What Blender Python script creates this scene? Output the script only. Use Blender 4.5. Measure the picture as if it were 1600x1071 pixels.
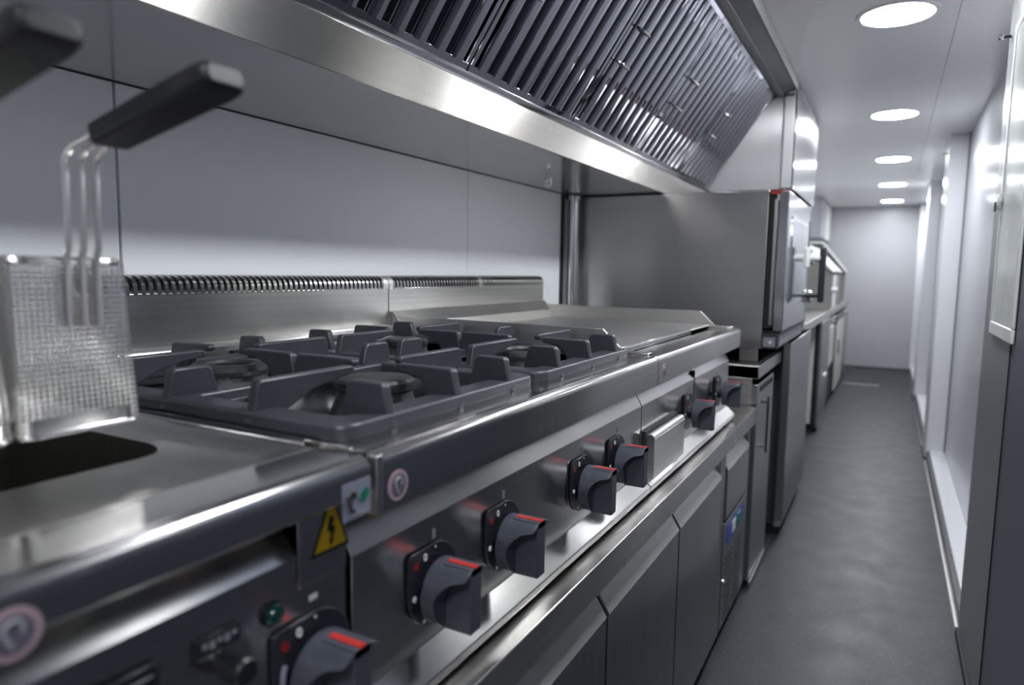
import bpy, bmesh, math, random
from mathutils import Vector, Matrix
random.seed(4)
for o in list(bpy.data.objects): bpy.data.objects.remove(o, do_unlink=True)
SC = bpy.context.scene
COL = SC.collection
PI = math.pi

# ------------------------------------------------------------------ camera
F_PX, YAW, PITCH, ROLL, HCAM = 1070.39, -0.5007, -0.105, 0.0158, 1.0538
Fv = Vector((math.sin(YAW)*math.cos(PITCH), math.cos(YAW)*math.cos(PITCH), math.sin(PITCH)))
Rv = Vector((math.cos(YAW), -math.sin(YAW), 0)); Uv = Rv.cross(Fv)
Rr = math.cos(ROLL)*Rv + math.sin(ROLL)*Uv; Ur = -math.sin(ROLL)*Rv + math.cos(ROLL)*Uv
cam = bpy.data.cameras.new('camera'); camo = bpy.data.objects.new('camera', cam); COL.objects.link(camo)
camo.matrix_world = Matrix(((Rr.x, Ur.x, -Fv.x, 0), (Rr.y, Ur.y, -Fv.y, 0), (Rr.z, Ur.z, -Fv.z, HCAM), (0, 0, 0, 1)))
cam.sensor_fit = 'HORIZONTAL'; cam.sensor_width = 36.0; cam.lens = F_PX/1600*36
cam.clip_start = 0.02; cam.clip_end = 50
cam.dof.use_dof = True; cam.dof.focus_distance = 1.12; cam.dof.aperture_fstop = 3.4
SC.camera = camo

# ------------------------------------------------------------------ world, exposure
w = bpy.data.worlds.new('world'); SC.world = w; w.use_nodes = True
w.node_tree.nodes['Background'].inputs[0].default_value = (0.6, 0.65, 0.75, 1)
w.node_tree.nodes['Background'].inputs[1].default_value = 0.02
LAMP = 26.0                       # radiance of the downlight lenses
vs = SC.view_settings
SC.display_settings.display_device = 'sRGB'
vs.view_transform = 'Standard'; vs.look = 'None'; vs.gamma = 1.0; vs.use_curve_mapping = False
vs.exposure = 2.42
SC.cycles.use_denoising = True
SC.cycles.max_bounces = 10; SC.cycles.glossy_bounces = 6; SC.cycles.diffuse_bounces = 6
SC.cycles.sample_clamp_indirect = 8.0
SC.cycles.caustics_reflective = True

# ------------------------------------------------------------------ materials
def new_mat(name):
    m = bpy.data.materials.new(name); m.use_nodes = True
    return m, m.node_tree.nodes, m.node_tree.links, m.node_tree.nodes['Principled BSDF']
def plain(name, col, rough=0.5, metal=0.0, spec=0.5, coat=0.0, var=0.06, vscale=6.0, rv=0.05):
    """colour with a faint procedural mottling and roughness variation"""
    m, N, L, b = new_mat(name)
    tc = N.new('ShaderNodeTexCoord'); nz = N.new('ShaderNodeTexNoise'); nz.inputs['Scale'].default_value = vscale
    nz.inputs['Detail'].default_value = 4
    L.new(tc.outputs['Object'], nz.inputs['Vector'])
    cr = N.new('ShaderNodeValToRGB')
    cr.color_ramp.elements[0].position = .3; cr.color_ramp.elements[1].position = .7
    cr.color_ramp.elements[0].color = (*[c*(1-var) for c in col], 1); cr.color_ramp.elements[1].color = (*[min(1, c*(1+var)) for c in col], 1)
    L.new(nz.outputs['Fac'], cr.inputs['Fac']); L.new(cr.outputs['Color'], b.inputs['Base Color'])
    mr = N.new('ShaderNodeMapRange'); mr.inputs['To Min'].default_value = max(.02, rough-rv); mr.inputs['To Max'].default_value = rough+rv
    L.new(nz.outputs['Fac'], mr.inputs['Value']); L.new(mr.outputs['Result'], b.inputs['Roughness'])
    b.inputs['Metallic'].default_value = metal
    b.inputs['Specular IOR Level'].default_value = spec
    b.inputs['Coat Weight'].default_value = coat
    return m
def steel(name, col=(.56, .555, .55), rough=.34, brush=(0, 1, 0), aniso=.8, smear=.03, streak=.05, wipe=0.0):
    """brushed stainless steel: reflections spread across the grain direction, plus faint streaks and wipe marks"""
    m, N, L, b = new_mat(name)
    tc = N.new('ShaderNodeTexCoord'); mp = N.new('ShaderNodeMapping')
    mp.inputs['Scale'].default_value = [.008 if g else 1 for g in brush]
    L.new(tc.outputs['Object'], mp.inputs['Vector'])
    nz = N.new('ShaderNodeTexNoise'); nz.inputs['Scale'].default_value = 160; nz.inputs['Detail'].default_value = 2
    L.new(mp.outputs['Vector'], nz.inputs['Vector'])
    n2 = N.new('ShaderNodeTexNoise'); n2.inputs['Scale'].default_value = 3.5; n2.inputs['Detail'].default_value = 3; n2.inputs['Distortion'].default_value = .8+wipe*2
    L.new(tc.outputs['Object'], n2.inputs['Vector'])
    mr = N.new('ShaderNodeMapRange'); mr.inputs['From Min'].default_value = .3; mr.inputs['From Max'].default_value = .7
    mr.inputs['To Min'].default_value = max(.03, rough-smear); mr.inputs['To Max'].default_value = rough+smear
    L.new(n2.outputs['Fac'], mr.inputs['Value']); L.new(mr.outputs['Result'], b.inputs['Roughness'])
    mx = N.new('ShaderNodeValToRGB'); mx.color_ramp.elements[0].position = .35; mx.color_ramp.elements[1].position = .65
    mx.color_ramp.elements[0].color = (*[c*(1-streak) for c in col], 1); mx.color_ramp.elements[1].color = (*[c*(1+streak) for c in col], 1)
    L.new(nz.outputs['Fac'], mx.inputs['Fac']); L.new(mx.outputs['Color'], b.inputs['Base Color'])
    b.inputs['Metallic'].default_value = 1.0
    b.inputs['Anisotropic'].default_value = aniso; b.inputs['Anisotropic Rotation'].default_value = .25
    cv = N.new('ShaderNodeCombineXYZ')
    for k in range(3): cv.inputs[k].default_value = brush[k]
    L.new(cv.outputs[0], b.inputs['Tangent'])
    return m
def floor_mat():
    m, N, L, b = new_mat('floor_vinyl')
    tc = N.new('ShaderNodeTexCoord')
    n1 = N.new('ShaderNodeTexNoise'); n1.inputs['Scale'].default_value = 90; n1.inputs['Detail'].default_value = 6
    vo = N.new('ShaderNodeTexVoronoi'); vo.inputs['Scale'].default_value = 130
    wn = N.new('ShaderNodeTexNoise'); wn.inputs['Scale'].default_value = 9
    for n in (n1, vo, wn): L.new(tc.outputs['Object'], n.inputs['Vector'])
    cr = N.new('ShaderNodeValToRGB'); cr.color_ramp.elements[0].position = .3; cr.color_ramp.elements[1].position = .72
    cr.color_ramp.elements[0].color = (.016, .017, .0225, 1); cr.color_ramp.elements[1].color = (.032, .034, .042, 1)
    L.new(n1.outputs['Fac'], cr.inputs['Fac'])
    sp = N.new('ShaderNodeMath'); sp.operation = 'LESS_THAN'; sp.inputs[1].default_value = .115
    L.new(vo.outputs['Distance'], sp.inputs[0])
    pick = N.new('ShaderNodeMath'); pick.operation = 'GREATER_THAN'; pick.inputs[1].default_value = .72
    sep = N.new('ShaderNodeSeparateColor'); L.new(vo.outputs['Color'], sep.inputs['Color']); L.new(sep.outputs[0], pick.inputs[0])
    mu = N.new('ShaderNodeMath'); mu.operation = 'MULTIPLY'; L.new(sp.outputs[0], mu.inputs[0]); L.new(pick.outputs[0], mu.inputs[1])
    mix = N.new('ShaderNodeMix'); mix.data_type = 'RGBA'; mix.inputs['B'].default_value = (.34, .34, .36, 1)
    L.new(mu.outputs[0], mix.inputs['Factor']); L.new(cr.outputs['Color'], mix.inputs['A']); L.new(mix.outputs['Result'], b.inputs['Base Color'])
    mr = N.new('ShaderNodeMapRange'); mr.inputs['To Min'].default_value = .33; mr.inputs['To Max'].default_value = .52
    L.new(wn.outputs['Fac'], mr.inputs['Value']); L.new(mr.outputs['Result'], b.inputs['Roughness'])
    b.inputs['Specular IOR Level'].default_value = .30
    bp = N.new('ShaderNodeBump'); bp.inputs['Strength'].default_value = .12; bp.inputs['Distance'].default_value = .001
    L.new(n1.outputs['Fac'], bp.inputs['Height']); L.new(bp.outputs['Normal'], b.inputs['Normal'])
    return m
def glow(name, col, s):
    m, N, L, b = new_mat(name)
    b.inputs['Base Color'].default_value = (.8, .8, .8, 1)
    b.inputs['Emission Color'].default_value = (*col, 1); b.inputs['Emission Strength'].default_value = s
    return m
def glass(name):
    m, N, L, b = new_mat(name)
    b.inputs['Base Color'].default_value = (.8, .9, .95, 1); b.inputs['Roughness'].default_value = .03
    b.inputs['Transmission Weight'].default_value = .85; b.inputs['IOR'].default_value = 1.3
    return m

GY = (0, 1, 0)      # grain runs along the aisle
GX = (1, 0, 0)      # grain runs towards the wall
GZ = (0, 0, 1)      # grain runs upright
M = dict(
    wall=plain('wall_grey_laminate', (.86, .865, .90), .38, var=.015, vscale=2, rv=.02),
    wallr=plain('wall_pale_laminate', (.47, .475, .51), .2, var=.015, vscale=2, rv=.02, spec=.25),
    jamb=plain('jamb_white_laminate', (.70, .705, .74), .22, var=.015, vscale=2, rv=.02, spec=.4),
    pane=plain('grey_glass_pane', (.16, .17, .20), .06),
    doorst=steel('steel_oven_door', (.62, .62, .64), brush=GZ, rough=.14, aniso=.5, smear=.02, streak=.015),
    olive=plain('brown_grey_panel', (.17, .165, .155), .4),
    wallf=plain('far_wall_laminate', (.44, .443, .47), .35, var=.015, vscale=2, rv=.02),
    pillar=plain('pillar_dark_laminate', (.17, .172, .185), .3, var=.03, vscale=3, rv=.02),
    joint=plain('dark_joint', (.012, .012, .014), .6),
    ceil=plain('ceiling_coated_panel', (.74, .74, .745), .30, var=.01, vscale=2, rv=.01),
    floor=floor_mat(),
    door=plain('blue_grey_door_laminate', (.088, .097, .128), .35, var=.03, vscale=3),
    steelY=steel('steel_grain_along', (.60, .59, .57), brush=GY),
    steelX=steel('steel_grain_across', (.60, .59, .57), brush=GX),
    steelZ=steel('steel_grain_upright', (.58, .58, .58), brush=GZ),
    panel=steel('steel_polished_panel', (.60, .59, .57), brush=GY, rough=.19, aniso=.6),
    lip=steel('steel_lip', (.60, .59, .57), brush=GY, rough=.15, aniso=.4, smear=.015),
    housing=steel('steel_housing', (.47, .47, .475), brush=GZ, rough=.34, aniso=.94, smear=.02, streak=.02),
    flue=steel('steel_flue', (.60, .59, .57), brush=GY, rough=.26, aniso=.75, smear=.02),
    worktop=steel('steel_worktop', (.60, .59, .57), brush=GY, rough=.26, aniso=.65),
    hood=steel('steel_hood_band', (.70, .67, .61), brush=GY, rough=.27, aniso=.9, smear=.015, streak=.03),
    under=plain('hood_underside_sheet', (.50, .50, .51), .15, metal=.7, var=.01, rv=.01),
    filt=plain('steel_filter', (.42, .42, .47), .04, metal=1.0, var=.03, rv=.02),
    filtr=plain('steel_filter_rear', (.40, .40, .43), .12, metal=1.0, var=.03, rv=.02),
    chrome=plain('chrome', (.75, .75, .75), .10, metal=1.0, var=.02, rv=.02),
    oven=steel('steel_oven_side', (.50, .495, .49), brush=GX, rough=.33, smear=.06, wipe=.6, streak=.015),
    hob=steel('steel_hob', (.46, .46, .465), brush=GY, rough=.15, aniso=.4, smear=.015),
    griddle=steel('steel_griddle_plate', (.62, .61, .59), brush=GX, rough=.42, aniso=.6),
    tank=steel('steel_tank', (.30, .29, .27), brush=GZ, rough=.4, aniso=.3),
    iron=plain('cast_iron_enamel', (.040, .042, .053), .38, var=.15, vscale=220, rv=.06, spec=.6),
    burner=plain('burner_black', (.030, .030, .032), .5, var=.2, vscale=160),
    knob=plain('knob_plastic', (.050, .054, .072), .40, var=.08, vscale=90),
    bezel=plain('knob_bezel', (.016, .017, .024), .3),
    black=plain('black_plastic', (.008, .008, .011), .38),
    rubber=plain('black_rubber', (.007, .007, .008), .6),
    red=plain('red_stripe', (.45, .028, .022), .4),
    redd=plain('dark_red_mark', (.20, .008, .007), .4),
    white=plain('white_print', (.70, .70, .72), .4),
    whitep=plain('white_plastic', (.70, .71, .70), .3, var=.03),
    board=plain('cloudy_board', (.58, .60, .58), .22, var=.10, vscale=5),
    yellow=plain('yellow_sticker', (.72, .47, .014), .4),
    pale=plain('pale_sticker', (.21, .225, .285), .4),
    pink=plain('pink_ring', (.36, .26, .29), .45),
    green=plain('green_print', (.015, .15, .10), .4),
    lamp_green=plain('green_pilot_lens', (.003, .03, .026), .12, coat=.6),
    blue=plain('blue_label', (.020, .05, .36), .35),
    grip=plain('basket_grip_plastic', (.0045, .0045, .007), .45),
    wire=plain('bright_wire', (.76, .75, .73), .20, metal=1.0, var=.05),
    grey=plain('grey_screen_print', (.26, .27, .30), .4),
    stick=plain('sticker_inner', (.11, .10, .135), .45),
    darkgrey=plain('dark_grey_panel', (.040, .040, .046), .35),
    ring=plain('downlight_ring_white', (.75, .75, .76), .35),
    lens=glow('downlight_lens', (.935, .965, 1.0), LAMP),
    glass=glass('clear_glass'),
    cream=plain('cream_plastic', (.62, .61, .56), .4),
)

# ------------------------------------------------------------------ mesh helpers
ORIG = {}
class MB:
    def __init__(s): s.v = []; s.f = []
    def add(s, vs, fs):
        n = len(s.v); s.v += [tuple(p) for p in vs]; s.f += [tuple(i+n for i in f) for f in fs]; return s
    def box(s, x0, x1, y0, y1, z0, z1):
        if x0 > x1: x0, x1 = x1, x0
        if y0 > y1: y0, y1 = y1, y0
        if z0 > z1: z0, z1 = z1, z0
        v = [(x0, y0, z0), (x1, y0, z0), (x1, y1, z0), (x0, y1, z0), (x0, y0, z1), (x1, y0, z1), (x1, y1, z1), (x0, y1, z1)]
        return s.add(v, [(0, 3, 2, 1), (4, 5, 6, 7), (0, 1, 5, 4), (1, 2, 6, 5), (2, 3, 7, 6), (3, 0, 4, 7)])
    def prism(s, poly, a0, a1, axis='y'):
        """extrude a polygon; axis y: poly is (x,z); axis x: (y,z); axis z: (x,y)"""
        def P(p, a): return {'y': (p[0], a, p[1]), 'x': (a, p[0], p[1]), 'z': (p[0], p[1], a)}[axis]
        n = len(poly); area = sum(poly[i][0]*poly[(i+1) % n][1]-poly[(i+1) % n][0]*poly[i][1] for i in range(n))
        poly = poly if area > 0 else poly[::-1]
        if axis == 'y': poly = poly[::-1]
        if a0 > a1: a0, a1 = a1, a0
        v = [P(p, a0) for p in poly]+[P(p, a1) for p in poly]
        f = [tuple(range(n))[::-1], tuple(range(n, 2*n))]+[(i, (i+1) % n, n+(i+1) % n, n+i) for i in range(n)]
        return s.add(v, f)
    def loop_skin(s, loops, cap=True, closed=True):
        n = len(loops[0]); v = [p for l in loops for p in l]; f = []
        for k in range(len(loops)-1):
            for i in range(n if closed else n-1):
                j = (i+1) % n; f.append((k*n+i, k*n+j, (k+1)*n+j, (k+1)*n+i))
        if cap: f += [tuple(range(n))[::-1], tuple(range((len(loops)-1)*n, len(loops)*n))]
        return s.add(v, f)
    def lathe(s, prof, c, axis='z', seg=32, cap=True):
        """prof: list of (radius, height along axis) from c"""
        loops = []
        for r, h in prof:
            l = []
            for i in range(seg):
                a = 2*PI*i/seg; u, v = r*math.cos(a), r*math.sin(a)
                if axis == 'z': l.append((c[0]+u, c[1]+v, c[2]+h))
                elif axis == 'x': l.append((c[0]+h, c[1]+u, c[2]+v))
                else: l.append((c[0]+v, c[1]+h, c[2]+u))
            loops.append(l)
        return s.loop_skin(loops, cap)
    def tube(s, pts, r, seg=8, closed=False):
        pts = [Vector(p) for p in pts]; n = len(pts); loops = []; up = None
        for i, p in enumerate(pts):
            if closed: t = (pts[(i+1) % n]-pts[i-1]).normalized()
            else: t = (pts[min(i+1, n-1)]-pts[max(i-1, 0)]).normalized()
            if up is None:
                up = Vector((0, 0, 1)) if abs(t.z) < .9 else Vector((1, 0, 0))
            a = t.cross(up).normalized(); b = a.cross(t).normalized(); up = b
            loops.append([tuple(p+a*(r*math.cos(2*PI*k/seg))+b*(r*math.sin(2*PI*k/seg))) for k in range(seg)])
        if closed:
            loops.append(loops[0]); return s.loop_skin(loops, cap=False)
        return s.loop_skin(loops)
    def build(s, name, mat, parent=None, bevel=0.0, seg=2, smooth=35, loc=None):
        o0 = ORIG.get(parent.name, Vector((0, 0, 0))) if parent else (Vector(loc) if loc else Vector((0, 0, 0)))
        me = bpy.data.meshes.new(name)
        me.from_pydata([(p[0]-o0.x, p[1]-o0.y, p[2]-o0.z) for p in s.v], [], s.f); me.update()
        bm = bmesh.new(); bm.from_mesh(me); bmesh.ops.recalc_face_normals(bm, faces=bm.faces); bm.to_mesh(me); bm.free()
        if smooth:
            for p in me.polygons: p.use_smooth = True
            me.set_sharp_from_angle(angle=math.radians(smooth))
        me.materials.append(M[mat] if isinstance(mat, str) else mat)
        o = bpy.data.objects.new(name, me); COL.objects.link(o)
        if parent: o.parent = parent
        else: o.location = o0
        ORIG[o.name] = o0
        if bevel:
            b = o.modifiers.new('bevel', 'BEVEL'); b.width = bevel; b.segments = seg; b.limit_method = 'ANGLE'; b.angle_limit = math.radians(40)
            b.harden_normals = False
        return o
def tag(o, label, cat, group=None):
    o['label'] = label; o['category'] = cat
    if group: o['group'] = group
    return o
def thing(name, loc, label, cat, group=None):
    o = bpy.data.objects.new(name, None); COL.objects.link(o); o.location = loc; o.empty_display_size = .05
    ORIG[o.name] = Vector(loc)
    return tag(o, label, cat, group)
def struct(o): o['kind'] = 'structure'; return o
def piece(src, parent, dloc):
    """copy of a part sharing its mesh, shifted inside its parent"""
    c = src.copy(); COL.objects.link(c); c.parent = parent; c.location = Vector(src.location)+Vector(dloc)
    ORIG[c.name] = ORIG[src.name]+Vector(dloc)
    return c
def copy_tree(o, parent=None, loc=None):
    c = o.copy(); COL.objects.link(c); c.parent = parent
    if loc is not None: c.location = loc
    for ch in [k for k in bpy.data.objects if k.parent == o]: copy_tree(ch, c)
    return c
def arc(cx, cz, r, a0, a1, n):
    return [(cx+r*math.cos(math.radians(a0+(a1-a0)*i/n)), cz+r*math.sin(math.radians(a0+(a1-a0)*i/n))) for i in range(n+1)]
def rrect(x0, x1, y0, y1, r, n=5):
    return arc(x1-r, y1-r, r, 0, 90, n)+arc(x0+r, y1-r, r, 90, 180, n)+arc(x0+r, y0+r, r, 180, 270, n)+arc(x1-r, y0+r, r, 270, 360, n)
def ring_prism(mb, outer, inner, z0, z1):
    n = len(outer)
    lo = [(p[0], p[1], z0) for p in outer]; hi = [(p[0], p[1], z1) for p in outer]
    il = [(p[0], p[1], z0) for p in inner]; ih = [(p[0], p[1], z1) for p in inner]
    v = lo+hi+ih+il; f = []
    for k in range(4):
        for i in range(n):
            j = (i+1) % n; a, b = k*n, ((k+1) % 4)*n
            f.append((a+i, a+j, b+j, b+i))
    return mb.add(v, f)

# ------------------------------------------------------------------ the room
ZC, XW, XR, Y0, Y1 = 1.837, -1.065, .335, -1.6, 8.886
struct(MB().box(XW-.08, XR+.08, Y0-.08, Y1+.08, -.06, 0).build('floor', 'floor', smooth=0))
c = struct(MB().box(XW-.08, XR+.08, Y0-.08, Y1+.08, ZC+.012, ZC+.08).build('ceiling', 'joint', smooth=0))
ys = [Y0, -.27, 2.18, 4.63, 7.08, Y1]
for i in range(5):
    for xa, xb in ((XW, .1292), (.1305, XR+.05)):
        MB().box(xa, xb, ys[i]+.0008, ys[i+1]-.0008, ZC, ZC+.012).build('ceiling_panel', 'ceil', c, smooth=0)
wl = struct(MB().box(XW-.08, XW-.012, Y0, Y1, 0, ZC).build('wall_left', 'joint', smooth=0))
ys = [Y0, -.357, .6576, 1.672, 2.69, 3.70, 4.72, 5.73, 6.75, 7.76, Y1]
for i in range(10):
    MB().box(XW-.012, XW, ys[i]+(.0026 if i == 2 else .0016), ys[i+1]-(.0026 if i == 1 else .0016), 0, ZC).build('wall_panel', 'wall', wl, smooth=0)
struct(MB().box(XW-.08, XR+.08, Y1, Y1+.08, 0, ZC).build('wall_far', 'wallf', smooth=0))
struct(MB().box(XW-.08, XR+.08, Y0-.08, Y0, 0, ZC).build('wall_near', 'wallr', smooth=0))
struct(MB().box(XR, XR+.08, Y0, Y1, 0, ZC).build('wall_right', 'wallr', smooth=0))
# pillars and door bays along the right wall: y range of each pillar
XP = .2425
pil = [(1.843, 2.335), (4.53, 4.86), (6.68, 7.04), (8.62, 8.886)]
for k, (a, b) in enumerate(pil):
    t = struct(MB().box(XP, XR, a, b, .004, ZC).build('trim_%d' % (k+1), 'pillar' if k == 0 else 'jamb', bevel=.003))
    MB().box(XP-.006, XP+.004, a-.002, b+.002, 0, .022).build('foot_strip', 'rubber', t)
# low sills of the recessed bays
for k, (a, b) in enumerate([(2.335, 4.53), (4.86, 6.68), (7.04, 8.62)]):
    t = struct(MB().box(.262, XR, a, b, 0, .062).build('trim_%d' % (k+5), 'jamb', bevel=.002))
    MB().box(.246, .262, a, b, 0, .056).build('sill_edge', 'darkgrey', t)
    MB().box(.238, .246, a, b, 0, .012).build('floor_trim', 'steelY', t)
    # corner bead and back panel of the bay
    MB().box(XR-.006, XR, a, a+.03, .062, ZC).build('corner_bead', 'wallr', t)
    MB().box(XR-.004, XR, b-.012, b, .062, ZC).build('joint_strip', 'joint', t)
b = struct(MB().box(XW, -.42, Y1-.014, Y1, 0, .06).build('baseboard_far', 'darkgrey'))
MB().box(-.42, XP, Y1-.010, Y1, 0, .012).build('baseboard_strip', 'darkgrey', b)
# near door leaf
d = struct(MB().box(.243, .285, .35, 1.836, .012, 1.80).build('door_1', 'door', bevel=.004))
MB().box(.241, .290, 1.8365, 1.8425, .0, 1.80).build('door_seal', 'rubber', d)
MB().box(.285, XR, .2, 1.8425, .0, ZC).build('door_lining', 'door', d)
MB().box(.225, .243, .45, .57, .9, .93).build('door_handle', 'chrome', d, bevel=.003)
# metal floor strip near the far end
tag(MB().box(-.34, -.03, 7.40, 7.47, 0, .004).build('floor_strip', 'chrome', loc=(-.2, 7.43, 0)),
    'short bright metal strip lying across the floor near the far wall', 'floor strip')

# ------------------------------------------------------------------ downlights
names = ['largest round ceiling downlight, nearest the viewer', 'second round ceiling downlight from the viewer',
         'third round ceiling downlight, middle of the row', 'fourth round ceiling downlight from the viewer',
         'smallest round ceiling downlight, closest to the far wall']
for k in range(-2, 5):
    x, y = -.031, 2.434+1.4575*k
    lab = names[k] if k >= 0 else ('round ceiling downlight above the gas range, just out of the photo' if k == -1 else 'round ceiling downlight behind the viewer, out of the photo')
    t = thing('downlight', (x, y, ZC), lab, 'ceiling light', 'round downlights in one row along the ceiling')
    MB().lathe([(.098, -.004), (.104, -.0045), (.112, -.003), (.114, .001), (.098, .001)], (x, y, ZC), seg=40, cap=False).build('trim_ring', 'ring', t)
    MB().lathe([(.0001, -.003), (.060, -.003), (.098, -.0025), (.098, .0005)], (x, y, ZC), seg=40).build('lens', 'lens', t)

# ------------------------------------------------------------------ extraction hood
HX, HZ0, HZ1, HY0, HY1 = -.725, 1.333, 1.412, -.40, 3.055
h = thing('extraction_hood', (-.9, 1.3, HZ0), 'long stainless extraction hood with a wide front band above the cooking line', 'hood')
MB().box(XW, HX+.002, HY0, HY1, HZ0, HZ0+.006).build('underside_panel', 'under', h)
MB().prism([(HX, HZ0), (HX+.006, HZ0), (HX+.010, HZ1-.004), (HX+.010, HZ1), (HX, HZ1)], HY0, HY1).build('front_band', 'hood', h, bevel=.0015)
MB().prism([(HX-.004, HZ1-.02), (HX+.018, HZ1-.001), (HX+.020, HZ1+.004), (HX+.013, HZ1+.007), (HX-.004, HZ1-.006)], HY0, HY1).build('filter_gutter', 'chrome', h, bevel=.001)
A, B, C_, D = (-.462, 1.788), (-.424, 1.775), (-.383, 1.803), (-.374, ZC)
MB().prism([A, B, (-.424, ZC-.001), (-.468, ZC-.001), (-.470, 1.80)], HY0, HY1).build('top_beam', 'steelY', h, bevel=.001)
MB().prism([(B[0]+.0005, B[1]+.0015), C_, (-.3835, ZC-.001), (B[0]+.0005, ZC-.001)], HY0, HY1).build('beam_underside', 'darkgrey', h, bevel=.001)  # shade of the beam's down-facing side put into a dark grey colour
MB().prism([(-.3830, C_[1]-.002), (-.376, C_[1]-.004), (-.372, ZC-.001), (-.3830, ZC-.001)], HY0, HY1).build('beam_edge_strip', 'steelY', h, bevel=.001)
MB().box(XW+.0003, XW+.004, HY0, HY1, HZ0-.0016, HZ0).build('shadow_gap_strip', 'rubber', h)  # dark strip painted in for the shadow gap where hood meets wall
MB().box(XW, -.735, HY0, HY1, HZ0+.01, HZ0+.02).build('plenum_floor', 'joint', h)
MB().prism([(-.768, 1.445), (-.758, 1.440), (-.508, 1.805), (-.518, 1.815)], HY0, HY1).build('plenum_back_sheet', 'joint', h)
# sprinkler nozzles under the hood
for (nx, ny) in ((-.905, 1.86), (-.905, .15)):
    MB().lathe([(.011, -.030), (.012, -.028), (.012, -.006), (.008, -.004), (.008, 0)], (nx, ny, HZ0), seg=20).build('spray_nozzle', 'chrome', h)

# baffle filters, each in its own frame; local axes: x along the hood, y up the slope, z out of the face
P0 = Vector((-.716, 0, 1.420)); P1 = Vector((-.463, 0, 1.786)); SL = (P1-P0).length
ud = (P1-P0)/SL; yd = Vector((0, 1, 0)); nd = yd.cross(ud)
if nd.x < 0: nd = -nd
def filter_matrix(y):
    # columns: x axis = along hood (Y), y axis = up slope, z axis = outward
    xa = ud.cross(nd)
    return Matrix(((xa.x, ud.x, nd.x, P0.x), (xa.y, ud.y, nd.y, y), (xa.z, ud.z, nd.z, P0.z), (0, 0, 0, 1))), xa.y
_, SGN = filter_matrix(0)
FW = .478
flab = ['steel baffle filter of the hood beside the oven end, farthest of the row', 'steel baffle filter of the hood, second from the oven end',
        'steel baffle filter of the hood, third from the oven end', 'steel baffle filter of the hood, fourth from the oven end',
        'steel baffle filter of the hood cut by the top edge of the photo',
        'steel baffle filter of the hood over the fryer, out of the photo', 'steel baffle filter of the hood behind the viewer, out of the photo']
# the first filter is built around the origin, then copied
proto = thing('baffle_filter', (0, 0, 0), flab[0], 'hood filter', 'baffle filters in a row along the hood')
fr = MB()
for (x0, x1, y0, y1) in ((0, FW, 0, .016), (0, FW, SL-.016, SL), (0, .012, .016, SL-.016), (FW-.012, FW, .016, SL-.016)):
    fr.box(x0, x1, y0, y1, -.020, .004)
fr.build('frame', 'filt', proto, bevel=.001)
pitch = (FW-.024)/8
hw = .0172
U = [(-hw, -.012), (-hw, .0020), (-hw+.0008, .0045), (-hw+.0026, .0060), (-hw+.0050, .0065), (hw-.0050, .0065), (hw-.0026, .0060), (hw-.0008, .0045), (hw, .0020), (hw, -.012),
     (hw-.0018, -.012), (hw-.0018, .0020), (hw-.0045, .0045), (-hw+.0045, .0045), (-hw+.0018, .0020), (-hw+.0018, -.012)]
sl = MB(); sl.loop_skin([[(p[0], .014, p[1]) for p in U], [(p[0], SL-.014, p[1]) for p in U]])
s0 = sl.build('slat', 'filt', proto, smooth=30)
V = [(-.0088, .0065), (-.0096, .0055), (-.0086, -.004), (-.006, -.013), (.006, -.013), (.0086, -.004), (.0096, .0055), (.0088, .0065),
     (.0076, .0055), (.0070, -.004), (.0048, -.0115), (-.0048, -.0115), (-.0070, -.004), (-.0076, .0055)]
bk = MB(); bk.loop_skin([[(p[0], .014, p[1]-.004) for p in V], [(p[0], SL-.014, p[1]-.004) for p in V]])
r0 = bk.build('rear_slat', 'filtr', proto, smooth=25)
s0.location.x = .012+pitch*.5
for i in range(1, 8): piece(s0, proto, (pitch*i, 0, 0))
r0.location.x = .012+pitch
for i in range(1, 7): piece(r0, proto, (pitch*i, 0, 0))
def bail(yy):
    # wire handle lying over one slat
    pts = [(-.026, yy, .004), (-.026, yy, .018), (-.022, yy, .022), (.022, yy, .022), (.026, yy, .018), (.026, yy, .004)]
    return MB().tube(pts, .0032, 8).build('handle', 'chrome', proto)
hx = .055 if SGN > 0 else FW-.055
for u in (.395, .59): bail(u*SL).location.x = hx
edges = [2.556, 2.073, 1.590, 1.107, .624, .141, -.342]
for i, y in enumerate(edges):
    o = proto if i == 0 else copy_tree(proto)
    o['label'] = flab[i]
    mat, s = filter_matrix(y+.004 if SGN > 0 else y+.004+FW)
    o.matrix_world = mat

# stainless housing beyond the hood
h = thing('fan_housing', (-.7, 3.5, 1.40), 'tall stainless fan housing under the ceiling at the end of the hood', 'housing')
MB().box(XW, -.374, 3.058, 3.95, 1.405, ZC-.002).build('body', 'housing', h, bevel=.003)
MB().box(-.424, -.3715, 3.052, 3.060, 1.40, ZC-.003).build('corner_trim', 'chrome', h, bevel=.0015)
MB().box(-.418, -.380, 3.0505, 3.0525, 1.41, ZC-.02).build('corner_inlay', 'steelZ', h)
for i in range(2):
    MB().box(-.43, -.385, 3.045, 3.052, 1.775+.02*i, 1.782+.02*i).build('vent_slot', 'joint', h)
for i in range(14):  # row of chrome teeth shaped to imitate a corrugated reflection
    MB().box(-.374, -.366, 3.10+.058*i, 3.13+.058*i, 1.80, 1.818).build('reflection_tooth', 'chrome', h, bevel=.001)

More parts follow.
